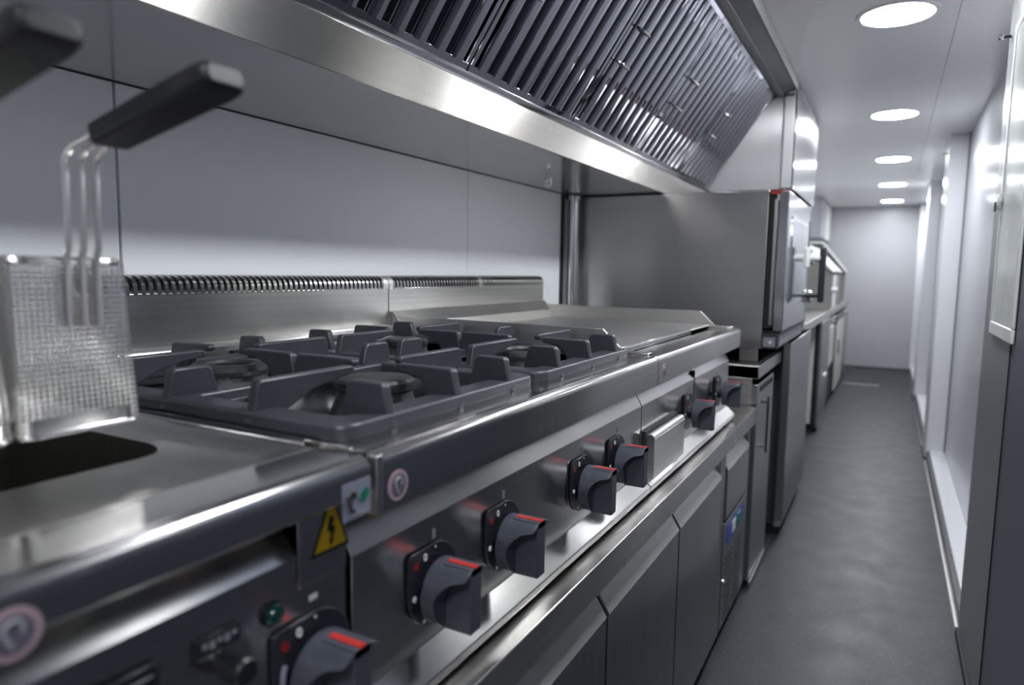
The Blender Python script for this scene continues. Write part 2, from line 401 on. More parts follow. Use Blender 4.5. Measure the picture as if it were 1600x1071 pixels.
# chrome pipe in the corner behind the oven
t = thing('steam_pipe', (-1.035, 2.345, .76), 'upright shiny steel pipe between the wall and the oven back', 'pipe')
MB().lathe([(.021, 0), (.021, 1.331-.76)], (-1.035, 2.345, .76), seg=24).build('tube', 'chrome', t)
MB().lathe([(.030, 0), (.030, .012), (.022, .016)], (-1.035, 2.345, 1.3145), seg=24).build('collar', 'chrome', t)
MB().box(-1.0645, -1.059, 2.30, 2.3235, .76, 1.331).build('backing_strip', 'rubber', t)

# ------------------------------------------------------------------ knob used on the cookers
PX = -.395            # face of the control panels
def make_knob(parent, y, z, reach=.0, arcmark=False):
    """knob > bezel, pointer stripe, shaft, marks ; face looks towards +x"""
    k = MB()
    R = .0335; d0 = PX+.010+reach; d1 = d0+.012; d2 = d0+.045
    k.lathe([(R*.97, 0), (R, .001), (R, d1-d0)], (d0, y, z), axis='x', seg=40)
    k.box(d1-.001, d2, y-.0098, y+.0098, z-R*1.03, z+R*.985)
    dl = d1+.10*(d2-d1); loops = []
    for i in range(25):
        zz = -R*.985+R*1.965*i/24; yy = math.sqrt(max(1e-8, R*R-zz*zz))
        if zz <= -.15*R: dm = dl
        elif zz >= .72*R: dm = d2
        else: dm = d2-(d2-dl)*math.sqrt(max(0, 1-((zz+.15*R)/(.87*R))**2))
        loops.append([(d1-.001, y-yy, z+zz), (d1-.001, y+yy, z+zz), (dm, y+yy, z+zz), (dm, y-yy, z+zz)])
    k.loop_skin(loops)
    ko = k.build('knob', 'knob', parent, bevel=.0008, smooth=28)
    zb = z+.005
    rb = .0425
    pl = arc(0, 0, rb, 100, -172, 30)+[(-rb*1.0, rb*.80), (-rb*.97, rb*.92), (-rb*.88, rb*.985)]
    MB().prism([(y+p[0], zb+p[1]) for p in pl], PX+.0005, PX+.0045, 'x').build('bezel', 'bezel', ko, bevel=.001)
    MB().box(d1, d2+.0005, y-.0034, y+.0034, z+R*.96, z+R*1.008).build('pointer_stripe', 'red', ko)
    MB().lathe([(.014, 0), (.014, d0-PX+.002)], (PX+.001, y, z), axis='x', seg=20).build('shaft', 'black', ko)
    e = PX+.0047
    def dot(dy, dz, r, mat, nm='mark'):
        MB().lathe([(r, 0), (r, .0006)], (e-.0002, y+dy, zb+dz), axis='x', seg=14).build(nm, mat, ko)
    dot(-rb*.74, rb*.66, .0040, 'redd')
    mo = MB(); mo.tube([(e+.0004, y-rb*.40+.0022*math.cos(a*PI/8), zb+rb*.78+.0032*math.sin(a*PI/8)) for a in range(16)], .0007, 6, True); mo.build('mark', 'white', ko)
    dot(rb*.02, rb*.90, .0011, 'white')
    if arcmark:
        pts = [(e+.0004, y+rb*.82*math.cos(math.radians(a)), zb+rb*.82*math.sin(math.radians(a))) for a in range(158, 236, 6)]
        MB().tube(pts, .0022, 6).build('mark', 'pale', ko)
    else:
        dot(-rb*.80, -rb*.10, .0032, 'white'); dot(-rb*.42, -rb*.80, .0017, 'white')
    return ko

LX = -.3655          # outermost face of the front lip
def lip_profile(zb=.843):
    # thick bullnose along the front edge, hollow below
    return [(-.432, .897)]+arc(LX-.013, .887, .013, 80, 0, 7)+[(LX, zb+.003), (LX-.004, zb), (LX-.012, zb), (LX-.012, .878), (-.432, .884)]
def panel_profile(ztop=.803):
    return [(-.435, .848), (-.4165+max(0, ztop-.803)*.2, min(.847, ztop+.037)), (PX, ztop), (PX, .671), (-.372, .649), (-.3715, .640), (-.375, .636), (-.435, .636)]
def cooker_common(t, ya, yb, label_body='body'):
    MB().box(-1.0, -.43, ya+.003, yb-.003, .645, .872).build(label_body, 'steelY', t)
    MB().prism(lip_profile(), ya+.001, yb-.001).build('front_lip', 'lip', t, bevel=.0008, smooth=16)
    MB().prism(panel_profile(), ya+.0015, yb-.0015).build('control_panel', 'panel', t, bevel=.0008, smooth=12)
    for yy in (ya+.05, yb-.05):
        for xx in (-.46, -.95):
            MB().lathe([(.018, 0), (.018, .015)], (xx, yy, .6305), seg=16).build('foot', 'rubber', t)
def flue(t, ya, yb, groups):
    """upstand with a slotted rounded top; groups: list of (y0,y1) that carry ribs"""
    MB().prism([(-1.045, .875), (-.999, .875), (-.999, 1.009), (-1.004, 1.014), (-1.045, 1.014)], ya+.001, yb-.001).build('flue_upstand', 'flue', t, bevel=.001)
    MB().box(-1.043, -1.010, ya+.004, yb-.004, 1.013, 1.030).build('flue_cavity', 'joint', t)
    MB().prism([(-1.050, 1.0), (-1.043, 1.0), (-1.043, 1.0335), (-1.028, 1.0345), (-1.028, 1.0375), (-1.050, 1.0375)], ya+.001, yb-.001).build('flue_back', 'steelY', t)
    prof_o = [(-.9985, 1.007)]+arc(-1.0185, 1.016, .0205, 0, 90, 6)+[(-1.032, 1.0365)]
    prof_i = [(-1.032, 1.0335)]+arc(-1.0185, 1.016, .0175, 90, 0, 6)+[(-1.003, 1.007)]
    src = None
    for (g0, g1) in groups:
        n = int(round((g1-g0)/.0128))
        for i in range(n+1):
            yy = g0+(g1-g0)*i/n
            if src is None:
                src = MB().prism(prof_o+prof_i, yy-.0033, yy+.0033).build('flue_rib', 'lip', t, bevel=0); y_first = yy
            else: piece(src, t, (0, yy-y_first, 0))
    # solid end blocks
    bounds = [ya+.001]+[g for gr in groups for g in gr]+[yb-.001]
    for i in range(0, len(bounds), 2):
        if bounds[i+1]-bounds[i] > .006:
            MB().prism(prof_o+[(-1.032, 1.007)], bounds[i], bounds[i+1]).build('flue_end', 'steelY', t)
def round_sticker(t, y, z):
    s = MB().lathe([(.0135, 0), (.0135, .0006)], (LX, y, z), axis='x', seg=28).build('sticker', 'pink', t)
    MB().lathe([(.0100, 0), (.0100, .0004)], (LX+.0005, y, z), axis='x', seg=24).build('sticker_ring', 'stick', s)
    MB().tube([(LX+.0009, y+.0045*math.cos(a), z+.002+.0045*math.sin(a)) for a in [i*PI/8-.6 for i in range(11)]]+[(LX+.0009, y-.001, z-.007)], .0011, 6).build('sticker_print', 'grey', s)

# ------------------------------------------------------------------ gas range
RA, RB = .436, 1.236
t = thing('gas_range', (-.7, .836, .6305), 'four burner stainless gas range with dark knobs in the middle of the cooking line', 'range')
cooker_common(t, RA, RB); flue(t, RA, RB, [(RA+.02, RB-.02)])
# hob: sunken tray with a raised rim
MB().box(-1.0, -.428, RA+.003, RB-.003, .868, .8745).build('hob_tray', 'hob', t)
MB().box(-.452, -.428, RA+.003, RB-.003, .8745, .8960).build('hob_rim', 'hob', t, bevel=.002)
for (ya, yb) in ((RA+.002, RA+.016), (RB-.016, RB-.002)):
    MB().box(-.97, -.452, ya, yb, .8745, .8965).build('hob_rim', 'hob', t, bevel=.002)
MB().box(-.998, -.950, RA+.003, RB-.003, .8745, .926).build('rear_ledge', 'steelY', t, bevel=.004)
for i in range(8):
    MB().box(-.9505, -.949, RA+.05+i*.092, RA+.095+i*.092, .902, .914).build('ledge_slot', 'joint', t)
MB().box(-.451, -.395, RA+.0015, RA+.0055, .884, .9005).build('end_bracket', 'chrome', t, bevel=.001)
MB().box(LX-.010, LX+.0012, RA-.001, RA+.007, .846, .898).build('end_bracket', 'steelZ', t, bevel=.001)
round_sticker(t, .4645, .8655)
KZ = .728
for y in (.556, .702, .946, 1.098):
    make_knob(t, y, KZ)
    MB().box(PX, PX+.0006, y+.002, y+.0065, .778, .788).build('burner_symbol', 'white', t)
# burners
def burner(x, y, kind, r):
    b = MB().lathe([(r*1.25, .8745), (r*1.15, .880), (r*.98, .900), (r*.96, .906)], (x, y, 0), seg=36).build('burner', 'burner', t)
    if kind == 'cap':
        MB().lathe([(r*.92, .9065), (r*1.0, .908), (r*1.03, .914), (r*1.02, .918), (r*.94, .921), (r*.4, .9225), (.001, .9225)], (x, y, 0), seg=40).build('burner_cap', 'burner', b)
        MB().lathe([(r*.88, .9045), (r*.88, .9085)], (x, y, 0), seg=40).build('burner_slit', 'joint', b)
    else:
        mb = MB(); mb.lathe([(r*.62, .905), (r*1.0, .905), (r*1.06, .911), (r*1.04, .9165), (r*.95, .919), (r*.66, .919), (r*.60, .915), (r*.62, .905)], (x, y, 0), seg=44, cap=False)
        mb.build('burner_crown', 'burner', b)
        for i in range(36):
            a = 2*PI*i/36
            MBt = MB().lathe([(.0016, 0), (.0016, .0006)], (x+r*1.035*math.cos(a), y+r*1.035*math.sin(a), .9045), seg=6) if i == 0 else None
            if MBt: first = MBt.build('flame_port', 'wire', b); fx, fy = x+r*1.035, y
            else: piece(first, b, (x+r*1.035*math.cos(a)-fx, y+r*1.035*math.sin(a)-fy, 0))
GX0, GX1, GXM = -.935, -.420, -.678
XF, XB_ = -.545, -.805
burner(XF, .648, 'cap', .047); burner(XB_, .648, 'crown', .050)
burner(XF, 1.050, 'crown', .056); burner(XB_, 1.050, 'cap', .040)

# ------------------------------------------------------------------ cast iron pan supports
def finger(mb, x, y, dx, dy, L, long):
    """blade standing on the frame, running inward along (dx,dy)"""
    z0, z1 = .8975, .9415; hw = .0058
    if long: pr = [(-.002, z0), (.003, .915), (.008, z1-.003), (.012, z1), (L-.004, z1), (L, z1-.004), (L-.002, .932), (L-.030, .9285), (L*.55, .9215), (.045, .9055), (.036, z0)]
    else: pr = [(-.002, z0), (.003, .915), (.008, z1-.003), (.012, z1), (L-.012, z1), (L-.007, z1-.004), (L, .911), (L, z0)]
    px, py = -dy, dx; loops = []
    for s in (-1, 1):
        loops.append([(x+dx*p[0]+px*s*hw, y+dy*p[0]+py*s*hw, p[1]) for p in pr])
    return mb.loop_skin(loops)
def pan_support(ya, yb, label):
    yc = (ya+yb)/2
    t = thing('pan_support', ((GX0+GX1)/2, yc, .8825), label, 'grate', 'cast iron pan supports on the gas range')
    out = rrect(GX0, GX1, ya, yb, .022, 6); inn = rrect(GX0+.034, GX1-.034, ya+.034, yb-.034, .014, 6)
    f = MB(); ring_prism(f, out, inn, .894, .9115)
    f.build('frame', 'iron', t, bevel=.004, seg=3)
    MB().box(GXM-.014, GXM+.014, ya+.03, yb-.03, .896, .911).build('cross_bar', 'iron', t, bevel=.003)
    for (xx, yy) in ((GX0+.02, ya+.02), (GX1-.02, ya+.02), (GX0+.02, yb-.02), (GX1-.02, yb-.02)):
        MB().lathe([(.007, .8961 if xx > -.46 else .8750), (.008, .898)], (xx, yy, 0), seg=12).build('foot', 'iron', t)
    def add(x, y, dx, dy, L, lg): finger(MB(), x, y, dx, dy, L, lg).build('finger', 'iron', t, bevel=.0022, seg=2)
    LF = .092
    for xs, d in ((GX1, -1), (GX0, 1)):
        add(xs, yc, d, 0, LF, True)
        for o in (-.122, .122): add(xs, yc+o, d, 0, .062, False)
    for x0 in (XF, XB_):
        add(x0, ya, 0, 1, .148, True); add(x0, yb, 0, -1, .148, True)
    for (yy, d) in ((ya, 1), (yb, -1)): add(GXM, yy, 0, d, .066, False)
    add(GXM-.004, yc, 1, 0, .108, True); add(GXM+.004, yc, -1, 0, .100, True)
    return t
pan_support(.4575, .8395, 'black cast iron pan support next to the fryer, on the near half of the range')
pan_support(.8585, 1.2335, 'black cast iron pan support next to the griddle, on the far half of the range')

# ------------------------------------------------------------------ griddle
GA, GB = 1.2365, 2.036
t = thing('griddle', (-.7, 1.636, .6305), 'smooth steel griddle with raised side guards beside the oven', 'griddle')
cooker_common(t, GA, GB); flue(t, GA, GB, [(GA+.02, 1.628), (1.652, GB-.012)])
MB().box(-.985, -.452, GA+.006, GB-.006, .872, .9055).build('cooking_plate', 'griddle', t, bevel=.003)
MB().box(-.452, -.425, GA+.022, GB-.030, .872, .8935).build('grease_channel', 'hob', t)
MB().box(-.4525, -.449, GA+.02, 1.80, .895, .9075).build('plate_edge', 'chrome', t, bevel=.001)
MB().prism([(-.999, .90), (-.965, .90), (-.965, .930), (-.992, .957), (-.999, .957)], GA+.004, GB-.004).build('back_guard', 'steelY', t, bevel=.001)
def guard(ya, yb): 
    MB().prism([(-.994, .875), (-.436, .875), (-.436, .903), (-.480, .944), (-.994, .947)], ya, yb).build('side_guard', 'griddle', t, bevel=.0008)
guard(GA+.006, GA+.0095); guard(GB-.0125, GB-.009)
for (ya, yb) in ((GA+.002, GA+.022), (GB-.030, GB-.002)):
    MB().box(-.455, -.385, ya, yb, .875, .9035).build('lip_end', 'steelX', t, bevel=.002)
round_sticker(t, 1.277, .868)
for y in (1.578, 1.895):
    make_knob(t, y, .730, reach=.008)
    MB().box(PX, PX+.0006, y-.0015, y+.0025, .782, .789).build('burner_symbol', 'white', t)
# folded-front grease drawer
dr = MB().prism([(-.394, .660), (-.372, .660), (-.372, .738)]+arc(-.381, .738, .009, 0, 150, 6)+[(-.394, .742)], 1.252, 1.47).build('grease_drawer', 'steelY', t, bevel=.0008)
MB().box(-.3945, -.3885, 1.248, 1.474, .655, .751).build('drawer_surround', 'joint', dr)
# joint line between the two half panels
MB().box(-.397, -.3942, 1.634, 1.638, .684, .803).build('panel_joint', 'joint', t)
MB().box(-.416, -.395, 1.633, 1.639, .800, .8215).build('panel_joint', 'joint', t)

# ------------------------------------------------------------------ deep fryer
FA, FB = .036, .4310
t = thing('deep_fryer', (-.7, .236, .6305), 'stainless deep fryer with an open tank at the near end of the cooking line', 'fryer')
MB().box(-1.0, -.95, FA+.003, FB-.003, .645, .872).build('body', 'steelY', t)
MB().prism(lip_profile(.867), FA+.001, FB-.002).build('front_lip', 'lip', t, bevel=.0008, smooth=16)
MB().prism(panel_profile(.8265), FA+.0015, FB-.0015).build('control_panel', 'panel', t, bevel=.0008, smooth=12)
for yy in (FA+.05, FB-.05):
    for xx in (-.46, -.95): MB().lathe([(.018, 0), (.018, .015)], (xx, yy, .6305), seg=16).build('foot', 'rubber', t)
MB().box(-.4305, -.427, FA+.003, FB-.003, .645, .842).build('body', 'steelY', t)
flue(t, FA, FB, [(FA+.02, FB-.02)])
tx0, tx1, ty0, ty1 = -.915, -.560, .085, .405
n = 8
out = rrect(-.998, -.430, FA+.002, FB-.002, .004, n); r1 = rrect(-.975, -.448, FA+.018, FB-.016, .020, n); r2 = rrect(-.965, -.458, FA+.026, FB-.024, .020, n)
h1 = rrect(tx0, tx1, ty0, ty1, .055, n); h2 = rrect(tx0+.006, tx1-.006, ty0+.006, ty1-.006, .052, n)
def ring(l, z): return [(p[0], p[1], z) for p in l]
MB().loop_skin([ring(out, .872), ring(out, .8975), ring(r1, .8975), ring(r2, .8895), ring(h1, .8865), ring(h2, .882)], cap=False).build('top_pan', 'steelX', t, smooth=50)
MB().loop_skin([ring(h2, .8825), ring(h2, .69), ring(rrect(tx0+.05, tx1-.05, ty0+.05, ty1-.05, .03, n), .66)], cap=False).build('tank_wall', 'tank', t, smooth=50)
MB().box(tx0+.03, tx1-.03, ty0+.03, ty1-.03, .655, .665).build('tank_floor', 'tank', t)
for i in range(3):
    yy = ty0+.07+i*.09
    MB().tube([(tx0+.04, yy, .72), (tx1-.06, yy, .72), (tx1-.045, yy+.012, .72), (tx1-.06, yy+.025, .72), (tx0+.04, yy+.025, .72)], .005, 8).build('heating_element', 'darkgrey', t)
round_sticker(t, .163, .8725)
# right end cover below the lip with the warning triangle
MB().box(-.424, -.3935, FB-.056, FB-.0018, .800, .8735).build('end_cover', 'panel', t, bevel=.0006)
x = -.3935
tri = [(.3875, .8195), (.4320, .8185), (.4120, .871)]
s = MB().prism(tri, x, x+.0006, 'x').build('warning_sticker', 'black', t)
cx, cz = sum(p[0] for p in tri)/3, sum(p[1] for p in tri)/3
MB().prism([(cx+(p[0]-cx)*.82, cz+(p[1]-cz)*.82) for p in tri], x+.0005, x+.0009, 'x').build('sticker_face', 'yellow', s)
bolt = [(-.002, .014), (.003, .011), (.001, .004), (.005, .003), (.001, -.007), (.003, -.007), (-.001, -.012), (-.003, -.006), (-.001, -.006), (-.001, .000), (-.005, .001)]
MB().prism([(cx+p[0], cz+p[1]) for p in bolt], x+.0008, x+.0012, 'x').build('sticker_print', 'black', s)
# rectangular maker's sticker on the lip
s = MB().box(LX, LX+.0006, .395, .4275, .853, .8835).build('maker_sticker', 'pale', t)
MB().tube([(LX+.0011, .404+.004*math.cos(a), .872+.004*math.sin(a)) for a in [i*PI/7 for i in range(-1, 8)]]+[(LX+.0011, .403, .862), (LX+.0011, .407, .859)], .0018, 6).build('sticker_print', 'darkgrey', s)
MB().prism([(.4135, .866), (.416, .873), (.421, .876), (.4245, .8745), (.424, .868), (.419, .864)], LX+.0005, LX+.0011, 'x').build('sticker_print', 'green', s)
MB().box(LX+.0005, LX+.0010, .399, .423, .8555, .8568).build('sticker_print', 'grey', s)
# fryer controls
make_knob(t, .388, .729, arcmark=True)
k = MB().lathe([(.0085, 0), (.0085, .004), (.0065, .0075), (.001, .009)], (PX, .348, .792), axis='x', seg=22).build('pilot_lamp', 'lamp_green', t)
MB().lathe([(.0098, 0), (.0098, .0025)], (PX, .348, .792), axis='x', seg=22).build('lamp_ring', 'black', k)
MB().box(PX, PX+.0006, .387, .3955, .7845, .7890).build('burner_symbol', 'white', t)
k = MB().box(PX, PX+.004, .281, .3175, .788, .8015).build('label_plate', 'bezel', t, bevel=.001)
for i in range(5): MB().box(PX+.0038, PX+.0044, .2855+.006*i, .2895+.006*i, .7945-.002*(i % 2), .798).build('label_print', 'grey', k)
k = MB().lathe([(.0075, 0), (.0075, .006), (.010, .010), (.010, .024), (.0085, .026)], (PX, .304, .7755), axis='x', seg=24).build('thermostat_button', 'black', t)
k = MB().box(PX, PX+.006, .215, .254, .778, .805).build('rocker_switch', 'bezel', t, bevel=.002)
MB().box(PX+.0055, PX+.010, .220, .249, .783, .800).build('rocker', 'black', k, bevel=.002)

# ------------------------------------------------------------------ fryer baskets
def basket(ya, yb, label):
    zt, zb = 1.0555, .9215; xa, xb = -.845, -.560
    t = thing('fryer_basket', ((xa+xb)/2, (ya+yb)/2, zb), label, 'fryer basket', 'wire fryer baskets over the tank')
    tp = .006
    def corner(z):  # slight taper downward
        q = (zt-z)/(zt-zb); return xa+q*tp, xb-q*tp*.2, ya+q*tp*.4, yb-.003+.0095*q
    rl = rrect(xa, xb, ya, yb-.003, .012, 4)
    MB().tube([(p[0], p[1], zt) for p in rl], .0034, 8, True).build('rim', 'wire', t)
    x0, x1, y0, y1 = corner(zb)
    MB().tube([(p[0], p[1], zb) for p in rrect(x0, x1, y0, y1, .010, 4)], .0026, 8, True).build('bottom_ring', 'wire', t)
    X0, X1, Yl, Yh = corner(zb+.012)
    mb = MB(); ring_prism(mb, rrect(X0-.001, X1+.001, Yl-.001, Yh+.001, .011, 4), rrect(X0, X1, Yl, Yh, .010, 4), zb+.001, zb+.013); mb.build('bottom_band', 'wire', t)
    # woven wire mesh: too fine to pick apart
    m = MB(); r = .00078; pit = .0041
    def wire(p, q): m.tube([p, q], r, 4)
    nz = int((zt-zb)/pit)
    for i in range(1, nz):
        z = zb+i*pit; a, b, c, d = corner(z)
        m.tube([(a, c, z), (b, c, z), (b, d, z), (a, d, z)], r, 4, True)
    def uprights(p_top, q_top, p_bot, q_bot, n):
        for i in range(n+1):
            s = i/n
            wire(tuple(p_top[k]+(q_top[k]-p_top[k])*s for k in range(3)), tuple(p_bot[k]+(q_bot[k]-p_bot[k])*s for k in range(3)))
    T = [(xa, ya, zt), (xb, ya, zt), (xb, yb-.003, zt), (xa, yb-.003, zt)]; Bm = [(x0, y0, zb), (x1, y0, zb), (x1, y1, zb), (x0, y1, zb)]
    for i in range(4):
        L = math.dist(T[i], T[(i+1) % 4]); uprights(T[i], T[(i+1) % 4], Bm[i], Bm[(i+1) % 4], int(L/pit))
    for i in range(int((y1-y0)/.005)): wire((x0, y0+i*.005, zb), (x1, y0+i*.005, zb))
    for i in range(int((x1-x0)/.005)): wire((x0+i*.005, y0, zb), (x0+i*.005, y1, zb))
    mo = m.build('wire_mesh', 'wire', t, smooth=0); mo['kind'] = 'stuff'
    # three upright handle rods, bent forward into a black grip
    yc = (ya+yb)/2+.006
    for k, dy in enumerate((-.0115, 0, .0115)):
        pts = [(xb+.004, yc+dy, 1.004), (xb+.004, yc+dy, 1.050), (xb+.004, yc+dy, 1.058), (xb+.0075, yc+dy, 1.066), (xb+.008, yc+dy, 1.120),
               (xb+.0085, yc+dy, 1.131), (xb+.013, yc+dy*.97, 1.138), (xb+.022, yc+dy*.9, 1.1425), (xb+.050, yc+dy*.75, 1.150), (xb+.075, yc+dy*.6, 1.156)]
        MB().tube(pts, .0026, 8).build('handle_rod', 'wire', t)
    g = MB(); a = Vector((xb+.044, yc, 1.147)); b = Vector((xb+.176, yc, 1.176)); ax = (b-a).normalized(); up = Vector((-ax.z, 0, ax.x))
    def sec(s, hw, hh, ch): 
        c = a+ax*s; return [tuple(c+Vector((0, y, 0))+up*z) for y, z in ((-hw+ch, -hh), (hw-ch, -hh), (hw, -hh+ch), (hw, hh-ch), (hw-ch, hh), (-hw+ch, hh), (-hw, hh-ch), (-hw, -hh+ch))]
    L = (b-a).length
    g.loop_skin([sec(0, .013, .0065, .003), sec(.004, .0155, .0085, .003), sec(L-.014, .0175, .0088, .003), sec(L-.003, .0165, .0080, .003), sec(L, .014, .006, .003)])
    g.build('grip', 'grip', t, bevel=.001)
basket(.262, .349, 'wire fryer basket with black grip, hanging nearer to the burners')
basket(.150, .2510, 'wire fryer basket with black grip, cut off by the left edge of the photo')

# ------------------------------------------------------------------ refrigerated base counter
KX = -.357
t = thing('refrigerated_counter', (-.7, 1.2, 0), 'low stainless refrigerated counter with doors carrying the cookers', 'counter fridge')
CY0, CY1 = -.35, 2.272
MB().box(-1.055, -.392, CY0+.003, CY1-.003, .04, .58).build('body', 'steelZ', t)
MB().box(-1.0, -.40, CY0+.03, CY1-.03, 0, .04).build('plinth', 'rubber', t)
MB().box(-1.06, -.3455, CY0, CY1, .580, .6295).build('worktop', 'worktop', t, bevel=.002)
MB().box(-.392, -.362, 1.832, 1.897, .04, .575).build('stile', 'steelZ', t, bevel=.001)
MB().box(-.392, -.362, 2.245, CY1-.003, .04, .575).build('stile', 'steelZ', t, bevel=.001)
MB().box(-.3925, -.372, CY0+.003, CY1-.003, .553, .5795).build('top_rail', 'steelY', t)
def door_profile(z0, z1): return [(-.391, z0), (KX, z0), (KX, z1-.034), (KX-.022, z1), (-.391, z1)]
for (a, b) in ((-.30, .127), (.137, .552), (.562, .977), (.987, 1.402), (1.412, 1.827)):
    dd = MB().prism(door_profile(.052, .547), a, b).build('door', 'steelZ', t, bevel=.0008)
    MB().prism([(KX-.001, .513), (KX+.0012, .5125), (KX-.0205, .5475), (KX-.0235, .5475)], a+.001, b-.001).build('handle_strip', 'steelY', dd)
    MB().box(-.3915, -.385, b, b+.010, .052, .56).build('gasket', 'rubber', dd)
dd = MB().prism(door_profile(.372, .547), 1.907, 2.236).build('drawer', 'steelZ', t, bevel=.0008)
MB().prism([(KX-.001, .513), (KX+.0012, .5125), (KX-.0205, .5475), (KX-.0235, .5475)], 1.908, 2.235).build('handle_strip', 'steelY', dd)
MB().box(-.391, -.368, 1.903, 2.240, .355, .371).build('drawer_gap', 'rubber', t)
ac = MB().box(-.391, -.360, 1.905, 2.238, .045, .360).build('access_panel', 'steelZ', t, bevel=.0012)
MB().box(-.3605, -.3585, 1.905, 2.238, .354, .360).build('panel_edge', 'chrome', ac)
dp = MB().box(-.3601, -.3588, 1.945, 2.195, .285, .338).build('control_label', 'blue', ac)
MB().box(-.359, -.3572, 2.02, 2.07, .296, .330).build('display', 'whitep', ac, bevel=.0005)
MB().box(-.359, -.3545, 2.082, 2.135, .298, .334).build('rocker_switch', 'green', ac, bevel=.001)
src = None
for c_ in range(2):
    for i in range(12):
        z = .062+i*.0165; ya, yb = (1.94, 2.04) if c_ == 0 else (2.075, 2.175)
        m_ = MB().box(-.3602, -.3592, ya, yb, z, z+.0075)
        if src is None: src = m_.build('vent_slot', 'joint', ac); o_ = (ya, z)
        else: piece(src, ac, (0, ya-o_[0], z-o_[1]))
MB().lathe([(.006, 0), (.006, .004)], (-.360, 1.925, .185), axis='x', seg=12).build('screw', 'chrome', ac)

# ------------------------------------------------------------------ oven stand, cabinet beside it and the combi oven
t = thing('oven_stand', (-.7, 2.57, 0), 'stainless cabinet with a vertical bar handle under the oven, beside the counter fridge', 'cabinet')
SY0, SY1 = 2.312, 2.845
MB().box(-1.05, -.372, SY0+.002, 2.67, .06, .715).build('body', 'steelX', t, bevel=.001)
MB().box(-1.05, -.40, 2.67, SY1, .06, .715).build('side_bay', 'darkgrey', t)
MB().box(-1.05, -.352, SY0, SY1, .715, .757).build('top', 'steelY', t, bevel=.002)
MB().box(-1.03, -.37, SY0+.01, SY1-.01, .7571, .7585).build('top_sheet', 'black', t)  # thin black sheet over the stand top, below the oven
MB().box(-1.0, -.39, SY0+.02, SY1-.02, 0, .06).build('plinth', 'rubber', t)
dd = MB().box(-.3715, -.353, SY0+.004, 2.662, .03, .695).build('door', 'steelZ', t, bevel=.0015)
MB().tube([(-.323, 2.352, .655), (-.323, 2.352, .468)], .0065, 10).build('handle', 'chrome', dd)
for z in (.635, .488): MB().tube([(-.354, 2.352, z), (-.323, 2.352, z)], .004, 8).build('handle_post', 'chrome', dd)
MB().box(-.353, -.350, 2.36, 2.62, .668, .684).build('door_grip_groove', 'joint', dd)
MB().box(-.352, -.347, SY0+.004, 2.83, .018, .026).build('base_strip', 'chrome', t)

t = thing('undercounter_freezer', (-.7, 3.24, 0), 'tall-doored stainless undercounter freezer standing proud beyond the oven cabinet', 'freezer')
MB().box(-1.05, -.352, 2.86, 3.62, .05, .795).build('body', 'darkgrey', t, bevel=.002)
MB().box(-.350, -.318, 2.862, 3.618, .055, .790).build('door', 'steelZ', t, bevel=.003)
MB().box(-.365, -.347, 2.8575, 2.8605, .06, .79).build('door_gasket', 'rubber', t)
MB().box(-1.03, -.35, 2.88, 3.60, 0, .05).build('plinth', 'rubber', t)
MB().box(-.350, -.322, 2.853, 2.859, .046, .056).build('hinge', 'chrome', t)

OY0, OY1, OZ0, OZ1 = 2.402, 3.128, .806, 1.3285
t = thing('combi_oven', (-.7, 2.76, .757), 'large stainless combi oven with plain side and a front door handle', 'oven')
MB().box(-1.042, -.363, OY0, OY1, OZ0, OZ1).build('body', 'oven', t, bevel=.003)
MB().box(-.3635, -.338, OY0+.014, OY1-.01, .875, OZ1-.012).build('door_gap', 'joint', t)
MB().box(-.345, -.335, OY0+.003, OY0+.022, .885, OZ1-.03).build('hinge_post', 'steelZ', t, bevel=.001)
dd = MB().box(-.331, -.300, OY0+.001, 3.04, .868, OZ1-.004).build('door', 'doorst', t, bevel=.003)
MB().prism([(p[0], p[1]) for p in rrect(OY0+.10, 2.98, .955, 1.255, .02, 4)], -.3005, -.2975, 'x').build('window_frame', 'chrome', dd)
MB().prism([(p[0], p[1]) for p in rrect(OY0+.115, 2.965, .97, 1.24, .015, 4)], -.298, -.2965, 'x').build('window_pane', 'pane', dd)
hd = MB().tube([(-.2995, 3.000, 1.122), (-.246, 3.000, 1.122)], .0150, 14).build('handle', 'whitep', dd)
MB().box(-.3005, -.284, 2.980, 3.020, 1.084, 1.164).build('handle_bracket', 'whitep', dd, bevel=.004)
MB().box(-.250, -.226, 2.984, 3.016, .945, 1.166).build('handle_grip', 'bezel', dd, bevel=.007)
MB().tube([(-.2995, 3.000, .972), (-.248, 3.000, .972)], .008, 12).build('handle_post', 'black', dd)
MB().box(-.338, -.312, OY0+.003, OY0+.03, OZ1-.035, OZ1-.003).build('hinge_cap', 'whitep', t)
MB().box(-.362, -.318, OY0-.0008, OY0+.03, OZ1+.0002, OZ1+.0014).build('red_label', 'red', t)
MB().box(-.358, -.325, OY0-.0004, OY0+.0005, OZ1-.014, OZ1-.004).build('red_label', 'red', t)
cp = MB().box(-.3335, -.303, 3.043, OY1-.002, .868, OZ1-.004).build('control_column', 'grey', t, bevel=.002)
MB().box(-.302, -.300, 3.055, 3.11, 1.15, 1.27).build('display', 'black', cp)
for z in (1.12, .965):
    kn = MB().lathe([(.026, 0), (.026, .014), (.021, .024)], (-.303, 3.083, z), axis='x', seg=24).build('dial', 'chrome', cp)
    MB().lathe([(.031, 0), (.031, .003)], (-.303, 3.083, z), axis='x', seg=24).build('dial_ring', 'whitep', cp)
bs = MB().box(-.366, -.313, OY0+.002, OY1-.002, OZ0+.001, .858).build('base_strip', 'darkgrey', t, bevel=.002)
MB().box(-.3135, -.311, OY0+.03, OY1-.05, .815, .85).build('vent_panel', 'grey', bs)
